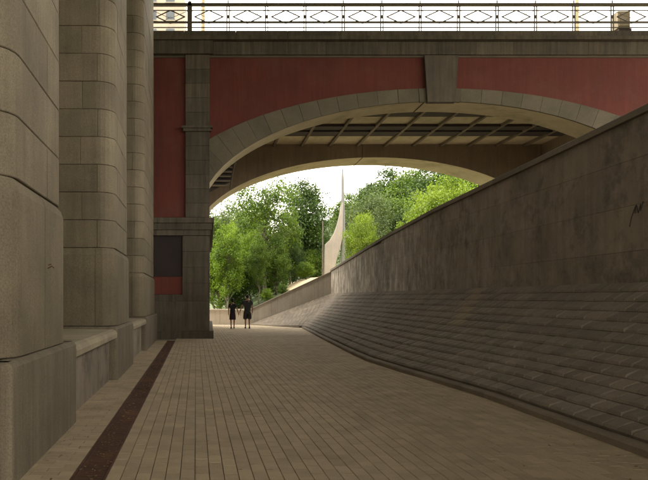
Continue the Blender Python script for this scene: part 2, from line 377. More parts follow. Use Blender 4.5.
def kerb_run(pts, step, h=.085):
    i = 0
    while i < len(pts)-1:
        j = min(i+step, len(pts)-1); a, b_ = pts[i], pts[j]; d = (b_-a).normalized(); nrm = Vector((d.y, -d.x, 0))
        a2, b2 = a+d*.004, b_-d*.004; hh = h+R.uniform(-.004,.004)
        prof = [(-.0,-.05),(-.0,hh-.02),(.02,hh),(.17,hh),(.17,-.05)]
        MB().loft([[tuple(p+nrm*u+Vector((0,0,w))) for u, w in prof] for p in (a2, b2)]).build('kerb_stone', 'kerb', kerb)
        i = j
kerb_run(KP, 4); kerb_run(kl, 5, .06)

# ------------------------------------------------------------------ right retaining wall
TOPL = [(-8,5.05),(3,4.80),(10.4,4.62),(15.4,4.49),(20.5,4.37),(26.6,4.08),(30,3.86),(34,3.59),(38.5,3.31)]
def wx_(y): return 6.95+.22*(y-3)/35.5
rw = thing('retaining_wall', (7.2, 16, 1.7), 'tall dark stained slab wall on the right with sloping top above the stone slope', 'wall')
core = []
ys = [-8,3,10.4,15.4,20.5,26.6,30,34,38.5]
MB().loft([[(wx_(y)+.06, y, 0), (wx_(y)+.06, y, interp(y,TOPL)-.13), (wx_(y)+.5, y, interp(y,TOPL)-.13), (wx_(y)+.5, y, 0)] for y in ys]).build('wall_core', 'coping', rw)
z = 1.55; r = 0
while z < 5.0:
    y = -8+(r % 2)*.65
    while y < 38.5:
        y1 = min(y+1.32, 38.5); a, b_ = y+.0025, y1-.0025
        zt0, zt1 = min(z+.76, interp(a,TOPL)-.12), min(z+.76, interp(b_,TOPL)-.12)
        if zt0 > z+.06 and zt1 > z+.04 and y1-y > .1:
            pr = R.uniform(-.002,.002); f = lambda yy: wx_(yy)+pr
            MB().add([(f(a),a,z+.0025),(f(b_),b_,z+.0025),(f(b_),b_,zt1-.0025),(f(a),a,zt0-.0025),
                      (f(a)+.08,a,z+.004),(f(b_)+.08,b_,z+.004),(f(b_)+.08,b_,zt1-.004),(f(a)+.08,a,zt0-.004)],
                     [(0,1,2,3),(7,6,5,4),(0,4,5,1),(1,5,6,2),(2,6,7,3),(3,7,4,0)]).build('wall_slab', 'wall', rw)
        y = y1
    z += .76; r += 1
def coping(parent, pts, h, o0, o1, mat, step=1.5):
    """pts: list of (x,y,ztop); stones about step long"""
    P = [Vector(p) for p in pts]; acc = [0]
    for a, b_ in zip(P, P[1:]): acc.append(acc[-1]+(b_-a).length)
    def at(d):
        for k in range(len(P)-1):
            if d <= acc[k+1]+1e-6: return P[k].lerp(P[k+1], (d-acc[k])/(acc[k+1]-acc[k]))
        return P[-1]
    n = max(1, round(acc[-1]/step))
    for k in range(n):
        a, b_ = at(acc[-1]*k/n), at(acc[-1]*(k+1)/n); d = (b_-a).normalized(); nn = Vector((d.y,-d.x,0)).normalized()
        a2, b2 = a+d*.004, b_-d*.004; up = Vector((0,0,1))
        prof = [(-o0,-h),(-o0,-.015),(-o0+.015,0),(o1,0),(o1,-h)]
        MB().loft([[tuple(p+nn*u+up*w) for u, w in prof] for p in (a2, b2)]).build('coping_stone', mat, parent)
coping(rw, [(wx_(y), y, interp(y,TOPL)) for y in ys], .12, .07, .52, 'coping')
# scrawl on the wall near the viewer
gr = MB()
def ribbon(pts, w=.008):
    for a, b_ in zip(pts, pts[1:]):
        gr.tube([(wx_(a[0])-.006, a[0], a[1]), (wx_(b_[0])-.006, b_[0], b_[1])], w, 4)
sy = 10.55
ribbon([(sy+.28,2.72),(sy+.24,2.86),(sy+.17,2.98),(sy+.11,3.06),(sy+.15,2.93)])
ribbon([(sy+.10,3.05),(sy+.06,2.92),(sy+.0,3.06),(sy+.01,2.95),(sy-.06,3.09)])
gr.build('scrawl', 'scrawl', rw, label='small black scrawl')

# ------------------------------------------------------------------ wall of the rising bank beyond the bridge and low wall
rb = thing('ramp_wall', (5, 39.2, 0), 'pale grey concrete wall sloping up from the walking couple to the dark wall end', 'wall')
def wall_run(parent, A, B, zt0, zt1, zb0, zb1, mat, n, th=.35, capm='coping', caph=.07):
    A, B = Vector(A), Vector(B); d = (B-A).normalized(); nn = Vector((d.y,-d.x,0))
    if nn.y > 0: nn = -nn
    for k in range(n):
        t0, t1 = k/n, (k+1)/n; a, b_ = A.lerp(B,t0)+d*.004, A.lerp(B,t1)-d*.004
        vs = []
        for off in (0, -th):
            for p, zz in ((a,lerp(zb0,zb1,t0)),(b_,lerp(zb0,zb1,t1)),(b_,lerp(zt0,zt1,t1)-caph),(a,lerp(zt0,zt1,t0)-caph)):
                vs.append(p+nn*off+Vector((0,0,zz)))
        MB().add(vs, [(0,1,2,3),(7,6,5,4),(0,4,5,1),(1,5,6,2),(2,6,7,3),(3,7,4,0)]).build('wall_panel', mat, parent)
    s_ = 1 if Vector((d.y,-d.x,0)).y < 0 else -1
    P = [(p.x, p.y, zz) for p, zz in ((A,zt0),(B,zt1))]
    if s_ > 0: P = P[::-1]
    coping(parent, P, caph, .04, th+.03, capm, 1.2)
wall_run(rb, (DX,DY,0), (CX+.30,CY-.09,0), .95, 3.34, -.1, 1.80, 'wallb', 4)
lw = thing('low_wall', (-2, 40.4, 0), 'low pale stone wall across the end of the path behind the couple', 'wall')
wall_run(lw, (DX-.01,DY+.005,0), (-14,41.0,0), .94, .94, -.1, -.1, 'lowwall', 9, capm='lowwall', caph=.09)

# ------------------------------------------------------------------ piers of the near viaduct (left)
def outline(x0, x1, y0, y1, r, n=6):
    """open outline of the near, path and far faces: list of (x, y, nx, ny, s)"""
    pts = [(x0,y0,0,-1),(x1-r,y0,0,-1)]
    for k in range(1, n): a = -math.pi/2+math.pi/2*k/n; pts.append((x1-r+r*math.cos(a), y0+r+r*math.sin(a), math.cos(a), math.sin(a)))
    pts.append((x1,y0+r,1,0)); pts.append((x1,y1-r,1,0))
    for k in range(1, n): a = math.pi/2*k/n; pts.append((x1-r+r*math.cos(a), y1-r+r*math.sin(a), math.cos(a), math.sin(a)))
    pts += [(x1-r,y1,0,1),(x0,y1,0,1)]
    out = [(*pts[0],0.0)]
    for p in pts[1:]: out.append((*p, out[-1][4]+math.hypot(p[0]-out[-1][0], p[1]-out[-1][1])))
    return out
def seg(ol, s0, s1):
    def at(s):
        for a, b_ in zip(ol, ol[1:]):
            if s <= b_[4]+1e-9: t = (s-a[4])/max(1e-9,b_[4]-a[4]); return tuple(lerp(a[k], b_[k], t) for k in range(4))
        return ol[-1][:4]
    res = [at(s0)]+[p[:4] for p in ol if s0+.01 < p[4] < s1-.01]+[at(s1)]
    return res
def skin_stone(ol, s0, s1, z0, z1, parent, mat, name='stone_block', top=None, gap=.0032, bev=.008, th=.16):
    P = seg(ol, s0+gap, s1-gap); pr = R.uniform(-.004,.004)
    rows = [(z0+gap,-bev),(z0+gap+bev,0)]+([(z1-gap-bev,0),(z1-gap,-bev)] if not top else [(z1-top[0],0),(z1-top[0]*.45,-top[1]*.35),(z1-gap,-top[1])])
    rows = [(rows[0][0],-th)]+rows+[(rows[-1][0],-th)]
    m = len(P); vs = []
    for zz, off in rows:
        for (x, y, nx, ny) in P: vs.append((x+nx*(off+(pr if off>-th else 0)), y+ny*(off+(pr if off>-th else 0)), zz))
    fs = [(i*m+j, i*m+j+1, (i+1)*m+j+1, (i+1)*m+j) for i in range(len(rows)-1) for j in range(m-1)]
    fs.append(tuple(i*m for i in range(len(rows)))); fs.append(tuple(i*m+m-1 for i in range(len(rows)))[::-1])
    o = MB().add(vs, fs).build(name, mat, parent, shear=True)
    return o
def pier(y0, y1, zp, course, label, eb=.25, ztop=13.9, pre=(), z_first=None):
    t = thing('stone_pier', (-3.1-.0215*y0, (y0+y1)/2, 0), label, 'pier', 'round cornered granite piers along the path')
    xi, r = -4.6, .34
    ol = outline(xi, -1.57, y0, y1, r); pl = outline(xi, -1.53, y0-.05, y1+.05, r); bl = outline(xi, -1.47, y0-.25, y1+eb, .05, 3)
    c0 = outline(xi, -1.63, y0+.06, y1-.06, r)
    MB().loft([[(p[0],p[1],z) for p in c0] for z in (.9, ztop)]).build('pier_core', 'core', t, shear=True)
    T = bl[-1][4]; L0 = -1.47-xi
    fs = [0, L0*.45, L0+.0, L0+(y1-y0+.5), T]
    # near face blocks + one long side block, sharp vertical corner
    for a, b_ in ((0, L0-1.25), (L0-1.25, L0+(y1-y0)*.5), (L0+(y1-y0)*.5, T)):
        skin_stone(bl, a, b_, -.05, 1.0, t, 'pierbase', 'base_block', top=(.05,.05))
    MB().box(xi, -1.60, y0-.12, y1+eb-.13, -.05, .97).build('base_core', 'core', t, shear=True)
    MB().box(xi+.02, -1.53, y0-.2, y1+eb-.05, .93, .985).build('base_top', 'ledge', t, shear=True)
    T = pl[-1][4]; cs = -1.53-r-xi; side = y1-y0+.1-2*r
    arc = r*math.pi/2
    for a, b_ in ((0, cs-.05), (cs-.05, cs+arc+side*.5), (cs+arc+side*.5, T)):
        skin_stone(pl, a, b_, 1.0, zp, t, 'pier', 'plinth_block', top=(.13,.07))
    z = zp; k = 0; T = ol[-1][4]; cs = -1.57-r-xi; side = y1-y0-2*r
    while z < ztop-.1:
        z1 = min(z+course, ztop)
        if k % 2: cuts = [0, cs-1.0, cs-.27, cs+arc+side*.42, cs+arc+side*.9, T-.9, T]
        else: cuts = [0, cs-1.6, cs+.03, cs+arc+side*.12, cs+arc+side*.66, cs+2*arc+side+.05, T]
        cuts = [q if i in (0, len(cuts)-1) else q+R.uniform(-.03,.03) for i, q in enumerate(cuts)]
        for a, b_ in zip(cuts, cuts[1:]): skin_stone(ol, a, b_, z, z1, t, 'pier')
        z = z1; k += 1
    return t
pier(5.45, 7.75, 2.57, .55, 'nearest granite pier at the left edge, cut by the frame, with rounded corner', eb=.27)
pier(12.4, 15.05, 2.50, .53, 'middle granite pier in coursed blocks, between the two stone ledges')
pier(19.5, 24.3, 2.32, .515, 'farthest slender granite pier, beside the red bridge wall')
# small iron bracket on nearest pier
MB().tube([(-1.54,6.7,1.82),(-1.49,6.72,1.85),(-1.47,6.73,1.83)], .006, 5).tube([(-1.54,6.72,1.86),(-1.50,6.74,1.87)], .005, 5).build(
    'iron_hook', 'rust', None, 'small bent iron hook sticking out of the nearest granite pier', 'hook', shear=True)
def ledge(y0, y1, label):
    t = thing('stone_ledge', (-2.3-.0215*y0, (y0+y1)/2, 0), label, 'ledge')
    n = 1 if y1-y0 < 3.7 else 2
    for k in range(n):
        a, b_ = lerp(y0,y1,k/n)+.004, lerp(y0,y1,(k+1)/n)-.004
        prof = [(-3.2,.78),(-1.50,.78),(-1.475,.80),(-1.47,.87),(-1.50,.93),(-1.56,.955),(-3.2,.97)]
        MB().loft([[(x,y,z) for x, z in prof] for y in (a,b_)]).build('ledge_slab', 'ledge', t, shear=True)
    m = 3
    for k in range(m):
        a, b_ = lerp(y0,y1,k/m)+.005, lerp(y0,y1,(k+1)/m)-.005
        MB().box(-1.78,-1.62,a,b_,-.05,.775).build('wall_panel', 'wall', t, shear=True)
ledge(8.03, 12.14, 'nearer stone ledge with rounded edge over dark panels, left foreground between piers')
ledge(15.31, 19.24, 'farther stone ledge between the middle pier and the farthest pier')
MB().box(-6, -3.3, -4, 5.2, -.05, 14).build('side_wall', 'pier', None, 'plain granite wall beside and before the nearest pier', 'wall', shear=True)
for (a, b_, lab) in ((8.3,11.95,'granite back wall in the recess behind the nearer ledge'), (15.6,19.1,'granite back wall in the recess behind the farther ledge')):
    MB().box(-4.3,-3.4,a-.4,b_+.4,-.05,13.9).build('back_wall', 'pier', None, lab, 'wall', shear=True)

# unseen viaduct deck added over the piers, outline shaped to shade foreground and facade
dk = thing('overhead_shade_deck', (3, -2, 13.9), kind='structure')
MB().box(-20, 16, -30, 12, 14.25, 15.3).build('deck_slab', 'deck', dk, shear=True); MB().box(-20, 26, 12.01, 25.0, 14.25, 15.3).build('deck_slab', 'deck', dk, shear=True)
for x in (-6.6,-2.6,1.4,5.4,9.4,13.4): MB().box(x-.25, x+.25, -30, 25.0, 13.9, 14.25).build('shade_girder', 'deck', dk, shear=True)

# ------------------------------------------------------------------ the red arched bridge
br = thing('arch_bridge', (9, 31.5, 0), 'dark red rendered road bridge with granite arch ring crossing over the path', 'bridge')
CXA, ZS, AI, BI, AE, BE = 8.98, 4.82, 9.4, 4.45, 11.25, 4.96
YF = 25.4
def EI(th, a=AI, b_=BI): return (CXA-a*math.cos(th), ZS+b_*math.sin(th))
def ring_pair(th):
    x, z = EI(th); nx, nz = -math.cos(th)/AI, math.sin(th)/BI; l = math.hypot(nx,nz); nx /= l; nz /= l
    t = 0
    while ((x+nx*t-CXA)/AE)**2+((z+nz*t-ZS)/BE)**2 < 1 and t < 1.4: t += .005
    return (x,z), (x+nx*t, z+nz*t)
TH0 = math.radians(16.3)
def rib(y0, y1, a, ztop, mats, name, zt=None):
    b_ = MB(); n = 64; th0 = math.acos(min(1,(CXA+.05)/a))
    ths = [lerp(th0, math.pi-th0, k/n) for k in range(n+1)]
    for t0, t1 in zip(ths, ths[1:]):
        (xa,za),(xb,zb) = EI(t0,a), EI(t1,a)
        b_.add([(xa,y0,za),(xb,y0,zb),(xb,y1,zb),(xa,y1,za)], [(0,1,2,3)], 0)
        b_.add([(xa,y0,za),(xb,y0,zb),(xb,y0,ztop),(xa,y0,ztop)], [(0,1,2,3)], 1)
        b_.add([(xa,y1,za),(xb,y1,zb),(xb,y1,ztop),(xa,y1,ztop)], [(3,2,1,0)], 1)
    return b_.build(name, mats, br, fix=False)
rib(25.5, 26.85, AI, 11.0, ['soffit','rib'], 'front_arch')
rib(35.4, 37.5, 9.8, 11.0, ['soffit','rib'], 'rear_arch')
# voussoirs
nv = 30
ths = [lerp(TH0, math.pi-TH0, k/nv) for k in range(nv+1)]
dth = .0006
for k in range(nv):
    t0, t1 = ths[k]+dth, ths[k+1]-dth
    (i0,e0),(i1,e1) = ring_pair(t0), ring_pair(t1)
    cl = lambda p: (min(max(p[0],-.3),18.3), p[1])
    pts = [cl(i0), cl(e0), cl(e1), cl(i1)]
    if abs((ths[k]+ths[k+1])/2-math.pi/2) < .07: continue
    pr = R.uniform(-.005,.005)
    q = MB().loft([[(x,y,z) for x,z in pts] for y in (YF+pr,25.497)]); q.build('arch_stone', 'ring', br)
# keystone
MB().loft([[(x,y,z) for x,z in ((8.46,9.20),(8.34,11.02),(9.66,11.02),(9.54,9.20))] for y in (YF-.14,25.49)]).build('keystone', stone('keystone_granite', (.12,.098,.068), (.085,.068,.048), scale=4, streak=.3, rnd=0), br)
MB().loft([[(x,y,z) for x,z in ((8.19,9.235),(8.155,9.76),(8.62,9.77),(8.62,9.25))] for y in (YF-.02,25.49)]).build('arch_stone', 'ring', br)
MB().loft([[(x,y,z) for x,z in ((9.38,9.25),(9.38,9.77),(9.81,9.76),(9.77,9.235))] for y in (YF-.02,25.49)]).build('arch_stone', 'ring', br)
# red spandrel panels, recessed behind ring and cornice
def spandrel(xa, xb, name='red_panel'):
    b_ = MB(); n = 40; y0, y1 = 25.455, 25.495
    def zb(x): u = (x-CXA)/AE; return ZS+BE*math.sqrt(max(0,1-u*u))-.06
    for k in range(n):
        x0, x1 = lerp(xa,xb,k/n), lerp(xa,xb,(k+1)/n)
        b_.add([(x0,y0,zb(x0)),(x1,y0,zb(x1)),(x1,y0,11.06),(x0,y0,11.06)], [(0,1,2,3)])
    b_.build(name, 'red', br, fix=False)
spandrel(-.06, 8.45); spandrel(9.55, 18.05)
# abutments
for x0, x1 in ((-5.5,-.08),(18.05,25)):
    MB().box(x0,x1,25.56,37.5,-.1,11.0).build('abutment', 'rib', br)
# facade left: red bays, pilaster, mouldings
def bx(name, mat, *a, **k): return MB().box(*a).build(name, mat, br, **k)
bx('red_panel', 'red', -5.4, -.95, 25.46, 25.558, 4.74, 11.06)
bx('red_panel', 'red', 18.1, 25, 25.46, 25.558, 1, 11.06)
def pil(x0, x1, z0, z1, h, yf, name='pilaster_block', mat='bridge'):
    n = max(1, round((z1-z0)/h))
    for k in range(n):
        a, b_ = lerp(z0,z1,k/n)+.005, lerp(z0,z1,(k+1)/n)-.005; p = R.uniform(-.004,.004)
        bx(name, mat, x0, x1, yf+p, 25.57, a, b_)
pil(-.95,-.02,4.72,8.06,.55,25.31); pil(-.95,-.02,8.26,11.06,.55,25.31)
bx('pilaster_core','core',-.93,-.04,25.36,25.565,4.7,11.05)
bx('impost_band','bridge',-1.10,.10,25.20,25.565,8.19,8.27); bx('impost_band','bridge',-1.04,.04,25.25,25.565,8.065,8.185)
pil(-2.9,-2.0-.2,4.72,11.06,.55,25.33)   # next pilaster behind the pier
# heavy stepped cornice at springing level
for (z0,z1,o,xr) in ((4.50,4.70,.20,.16),(4.24,4.495,.14,.08),(4.02,4.235,.08,.02)):
    for k in range(4):
        xa, xb = lerp(-4.2, xr, k/4)+.004, lerp(-4.2, xr, (k+1)/4)-.004
        bx('cornice_stone','bridge', xa, xb, 25.4-o, 25.57, z0, z1)
# return of that cornice along the inner face of the abutment
bx('cornice_return','bridge',-.079,.14,25.575,37.4,4.50,4.70); bx('cornice_return','bridge',-.079,.07,25.575,37.4,4.24,4.495)
# lower storey: dark plaque, red strip, pilaster of larger blocks, base courses
pil(-1.07,-.07,1.55,4.01,.61,25.36); bx('pilaster_core','core',-1.05,-.09,25.40,25.565,1.5,4.0)
bx('dark_plaque','dark',-3.2,-1.075,25.44,25.565,2.42,4.01)
bx('red_panel','red',-3.2,-1.075,25.46,25.565,1.72,2.415)
for k in range(3): bx('base_moulding','bridge',lerp(-4,-.05,k/3)+.004,lerp(-4,-.05,(k+1)/3)-.004,25.34,25.57,1.45,1.71)
for k in range(3): bx('base_block','bridge',lerp(-4,-.02,k/3)+.004,lerp(-4,-.02,(k+1)/3)-.004,25.30,25.57,.30,1.445)
for k in range(3): bx('foot_block','bridge',lerp(-4,.14,k/3)+.004,lerp(-4,.14,(k+1)/3)-.004,25.18,25.57,-.05,.295)
# inner face blocks of the abutment, seen edge on
for k in range(9):
    for j in range(7):
        z0 = .30+.6*j
        if z0 > 3.9: continue
        bx('inner_face_block','bridge',-.079,-.02+R.uniform(-.003,.003),25.575+1.32*k+.004,25.575+1.32*(k+1)-.004,z0+.004,min(z0+.6,4.23)-.004)
bx('foot_block','bridge',-.079,.12,25.575,37.4,-.05,.295)
# deck, frieze and cornice
bx('deck_slab','girder',-11,25,25.6,37.6,10.35,11.55)
for x0, x1, zt, yo in ((-11,.12,11.93,25.20),(.125,25,11.58,25.33)):
    n = round((x1-x0)/1.5)
    for k in range(n):
        bx('frieze_stone','bridge',lerp(x0,x1,k/n)+.004,lerp(x0,x1,(k+1)/n)-.004,yo+R.uniform(-.003,.003),25.6,11.07,min(zt,11.575))
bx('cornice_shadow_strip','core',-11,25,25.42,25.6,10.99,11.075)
n = 18
for k in range(n): bx('cornice_stone','bridge',lerp(-11,25,k/n)+.004,lerp(-11,25,(k+1)/n)-.004,25.10,25.9,11.58,11.72)
for k in range(n): bx('edge_stone','bridge',lerp(-11,25,k/n)+.004,lerp(-11,25,(k+1)/n)-.004,25.16,26.4,11.724,11.93)
bx('road_surface','pave',-11,25,26.41,37.6,11.55,11.8)
bx('expansion_joint','core',8.385,8.415,25.55,26.84,9.235,9.268); bx('expansion_joint','core',8.285,8.315,35.42,37.48,9.235,9.262); bx('expansion_joint','core',8.285,8.315,35.385,35.398,9.27,9.97)
# vault between the arches
bx('ceiling_slab','soffit',-.08,18.05,26.86,35.39,9.98,10.35)
for k in range(12):
    xx = .47+1.51*k; bx('cross_beam','beam',xx-.065,xx+.065,26.86,35.38,9.84,9.977)
for (y0, y1, zz) in ((26.87,29.9,9.93),(31.3,31.75,9.86),(32.3,32.75,9.86),(32.9,33.4,9.92)):
    bx('long_girder','girder',-.08,18.05,y0,y1,zz,9.97)
bx('slot_shade_panel','girder',-.08,18.05,31.755,32.295,9.93,9.972)  # dark panel painted in for the shaded slot between the girders
# stepped slats at the springing, left
lv = thing('slatted_grille', (.6, 30, 7), parent=br)
MB().loft([[(x,y,z) for x,z in ((-.07,6.5),(.95,7.0),(1.45,9.9),(-.07,9.9))] for y in (30.2,30.3)]).build('back_board', 'girder', lv)
for k in range(14):
    z0 = 6.75+k*.21; MB().box(-.06, .86+.034*k*2.2, 29.98, 30.19, z0, z0+.07).build('slat', 'beam', lv)
MB().tube([(.92,29.95,6.6),(1.5,29.95,9.9)], .03, 4).build('edge_bar', 'ring', lv)

# railing
rl = thing('bridge_railing', (9, 25.28, 11.93), 'dark metal railing with diamond panels along the top of the red bridge', 'railing')
YR = 25.28
def rbar(name, z0, z1, d=.03, x0=-11, x1=25): MB().box(x0,x1,YR-d,YR+d,z0,z1).build(name, 'rail', rl)
rbar('top_rail', 12.93, 13.04, .05); rbar('thin_rail', 12.755, 12.785, .014); rbar('middle_rail', 12.27, 12.34, .025); rbar('lower_rail', 12.085, 12.12, .014)
def bay(x0, x1, zc=12.52):
    q = MB(); w, h = .545, .255; xc = (x0+x1)/2; y = YR
    for s1 in (-1,1):
        for s2 in (-1,1): q.bar((xc+s1*w,y,zc),(xc,y,zc+s2*h), .036)
    q.bar((x0+.06,y,zc+.235),(xc,y,zc-.06), .014); q.bar((x1-.06,y,zc+.235),(xc,y,zc-.06), .014)
    q.bar((xc-.3,y,zc-.19),(xc,y,zc-.0), .014); q.bar((xc+.3,y,zc-.19),(xc,y,zc), .008)
    for s1 in (-1,1): q.box(xc+s1*w-.025,xc+s1*w+.025,y-.012,y+.012,zc-.025,zc+.025); q.bar((xc+s1*.63,y,12.30),(xc+s1*.63,y,12.76),.008)
    return q
me0 = None
for k in range(-7, 18):
    x0 = -.79+1.494*k
    q = MB(); hw = .075 if k == 0 else .045
    for s1 in (-1,1): q.box(x0+s1*hw-.018,x0+s1*hw+.018,YR-.016,YR+.016,11.85,12.93)
    q.box(x0-.018,x0+.018,YR-.018,YR+.018,12.93,13.16); q.box(x0-.05,x0+.05,YR-.02,YR+.02,12.46,12.58); q.box(x0-.09,x0+.09,YR-.03,YR+.03,11.70,11.85)
    if k == 0: q.box(x0-.07,x0+.07,YR-.05,YR+.05,11.9,13.1)
    if -10.9 < x0 < 24.9: q.build('post', 'rail', rl)
    if k < 17 and x0 > -10.9:
        if me0 is None:
            o = bay(x0, x0+1.494).build('diamond_panel', 'rail', rl); me0 = (o, x0)
        else:
            o = me0[0].copy(); COL.objects.link(o); o.parent = rl; o.location.x += x0-me0[1]
# things on the bridge deck
t = thing('utility_cabinet', (16.6,26.3,11.93), 'tan and dark box standing behind the railing at the right end', 'cabinet')
MB().box(16.42,16.93,26.1,26.6,11.8,12.42).build('base','boxd',t); MB().box(16.37,16.86,26.08,26.56,12.425,13.1).box(16.40,16.83,26.05,26.08,12.5,13.0).build('body','box',t)
MB().box(16.1,16.36,26.2,26.24,12.25,12.29).build('bracket','boxd',t)
for px, lab in ((577,'ochre lamp post behind the railing towards the right end'), (203,'ochre lamp post behind the railing above the red wall edge, left')):
    x = X(px, 31); t = thing('lamp_post', (x,31,11.8), lab, 'lamp post')
    MB().tube([(x,31,11.8),(x,31,12.3),(x,31,19)], [.16,.10,.07], 8).build('pole','ochre',t)
    MB().tube([(x,31,18.6),(x+.3,31,19.1),(x+1.2,31,19.3)], .04, 6).build('arm','ochre',t)
    MB().loft([[(x+1.1+a,31+b_*.12,19.3+c_) for a, b_, c_ in ((0,-1,0),(.6,-1,-.03),(.6,1,-.03),(0,1,0))],[(x+1.15+a,31+b_*.07,19.4+c_) for a, b_, c_ in ((0,-1,0),(.45,-1,-.02),(.45,1,-.02),(0,1,0))]]).build('lamp_head','white',t)
# tall building seen through the left end of the railing
bd = thing('apartment_block', (-12,114,0), 'beige and red high building behind the left end of the railing', 'building')
MB().box(-20,-4.3,108,120,0,54).build('wall','facade',bd); MB().box(-20,-13.5,107.6,107.99,44,48.5).build('red_bay','brickred',bd)
MB().box(-20.3,-4.0,107.4,108,43.1,43.7).build('ledge_band','ochre',bd)
for j in range(16):
    for k in range(5):
        x = -18.6+k*3; z = 6+j*3
        if 43 < z < 44: continue
        w = thing('window', (x,107.9,z), parent=bd)
        MB().box(x-.7,x+.7,107.5 if z>43 and x<-13 else 107.93,107.98,z,z+1.6).build('pane','glass',w)
        MB().box(x-.8,x+.8,107.45 if z>43 and x<-13 else 107.85,107.98,z-.12,z-.01).build('sill','facade',w)
# ------------------------------------------------------------------ raised ground behind the wall, hillside
MB().add([(wx_(y)+.45 if i==0 else 90, y, interp(y,TOPL)-.15) for y in ys for i in (0,1)],
         [(2*k,2*k+1,2*k+3,2*k+2) for k in range(len(ys)-1)]).build('upper_terrace', 'pave', kind='structure', fix=False)
def sm(t): t = max(0,min(1,t)); return t*t*(3-2*t)
def H(x, y):
    e = interp(x, [(-60,-.25),(1.5,-.2),(2.45,.6),(7.17,3.0),(12,3.2),(60,4.5)])
    if y < 60: pass
    hill = 20*sm((x-2)/45)*sm((y-52)/75)+10*sm((y-140)/150)
    return e+hill+.12*noise.noise(Vector((x*.15,y*.15,0)))
xs_ = [-60,-40,-25,-15,-8,-3,0,1.5,2.6,4,5.5,7,9,11,13,16,20,25,30,36,43,52,62,75,90,120,160,220]
ys_ = [39.0,40.2,41.5,43,45,48,52,56,60,65,70,78,86,95,105,116,130,150,180,230,300]
def yb(x, y): return max(y, interp(x,[(-60,41.5),(2.2,40.4),(2.45,40.1),(7.17,38.9),(60,38.7)])) if y < 41 else y
MB().add([(x, yb(x,y), H(x,yb(x,y))) for y in ys_ for x in xs_],
   [(j*len(xs_)+i,j*len(xs_)+i+1,(j+1)*len(xs_)+i+1,(j+1)*len(xs_)+i) for j in range(len(ys_)-1) for i in range(len(xs_)-1)]).build('hillside','grass',kind='structure',fix=False,smooth=True)
q = MB(); nn = 16
for i in range(nn+1):
    for j in range(9):
        yy = lerp(40.5,60,i/nn); xx = lerp(4.5+.16*(yy-40)*.9, 12+.12*(yy-40)+1.2*math.sin(yy*.4), j/8); q.v.append((xx,yy,H(xx,yy)+.10))
q.f = [(i*9+j,i*9+j+1,(i+1)*9+j+1,(i+1)*9+j) for i in range(nn) for j in range(8)]; q.m = [0]*len(q.f)
q.build('sandy_path','sand',kind='structure',fix=False,smooth=True)

# stele: slender mast with a swept concrete sail
YS_ = 60
st_ = thing('stele', (X(342,YS_),YS_,H(X(342,YS_),YS_)), 'pale concrete sail-shaped monument with a tall thin mast beyond the wall', 'monument')
xm = X(342.6,YS_); zb_ = H(xm,YS_)-.3
MB().tube([(xm+.05,YS_,zb_),(xm+.03,YS_,Z(222,YS_)),(xm,YS_,Z(180,YS_)),(xm,YS_,Z(169,YS_))],[.24,.19,.12,.06],10).build('mast','mast',st_)
lf = [(341.6,203),(339.8,214),(337.4,224),(334.2,233),(330,240),(325.2,244.5),(324.9,256),(324.4,285)]
rt = [(342.4,203),(342.2,216),(342.0,228),(341.6,238),(340,246),(337.6,254),(335,264),(332.5,285)]
loops = []
for (a, za), (b_, zb2) in zip(lf, rt):
    zz0, zz1 = Z(za,YS_), Z(zb2,YS_); xa, xb = X(a,YS_), X(b_,YS_); th = .22
    loops.append([(xa,YS_-th,zz0),(xb,YS_-th-.1,zz1),(xb,YS_+th,zz1),(xa,YS_+th+.1,zz0)])
MB().loft(loops).build('sail','stele',st_)
t = thing('lamp_post', (X(345.5,52),52,H(X(345.5,52),52)), 'small white lamp head beside the monument mast', 'lamp post')
x = X(345.5,52); MB().tube([(x,52,2.8),(x,52,Z(237,52))],.05,6).build('pole','mast',t)
MB().tube([(x-.1,52,Z(237,52)),(x+.1,51.9,Z(236,52)),(x+.35,51.8,Z(238.5,52))],[.05,.14,.05],6).build('lamp_head','white',t)
x = X(322.8,54); MB().tube([(x,54,2.5),(x,54,Z(221,54))],[.08,.05],7).build('wooden_pole','bark',None,'bare brown pole standing just left of the sail monument','pole')

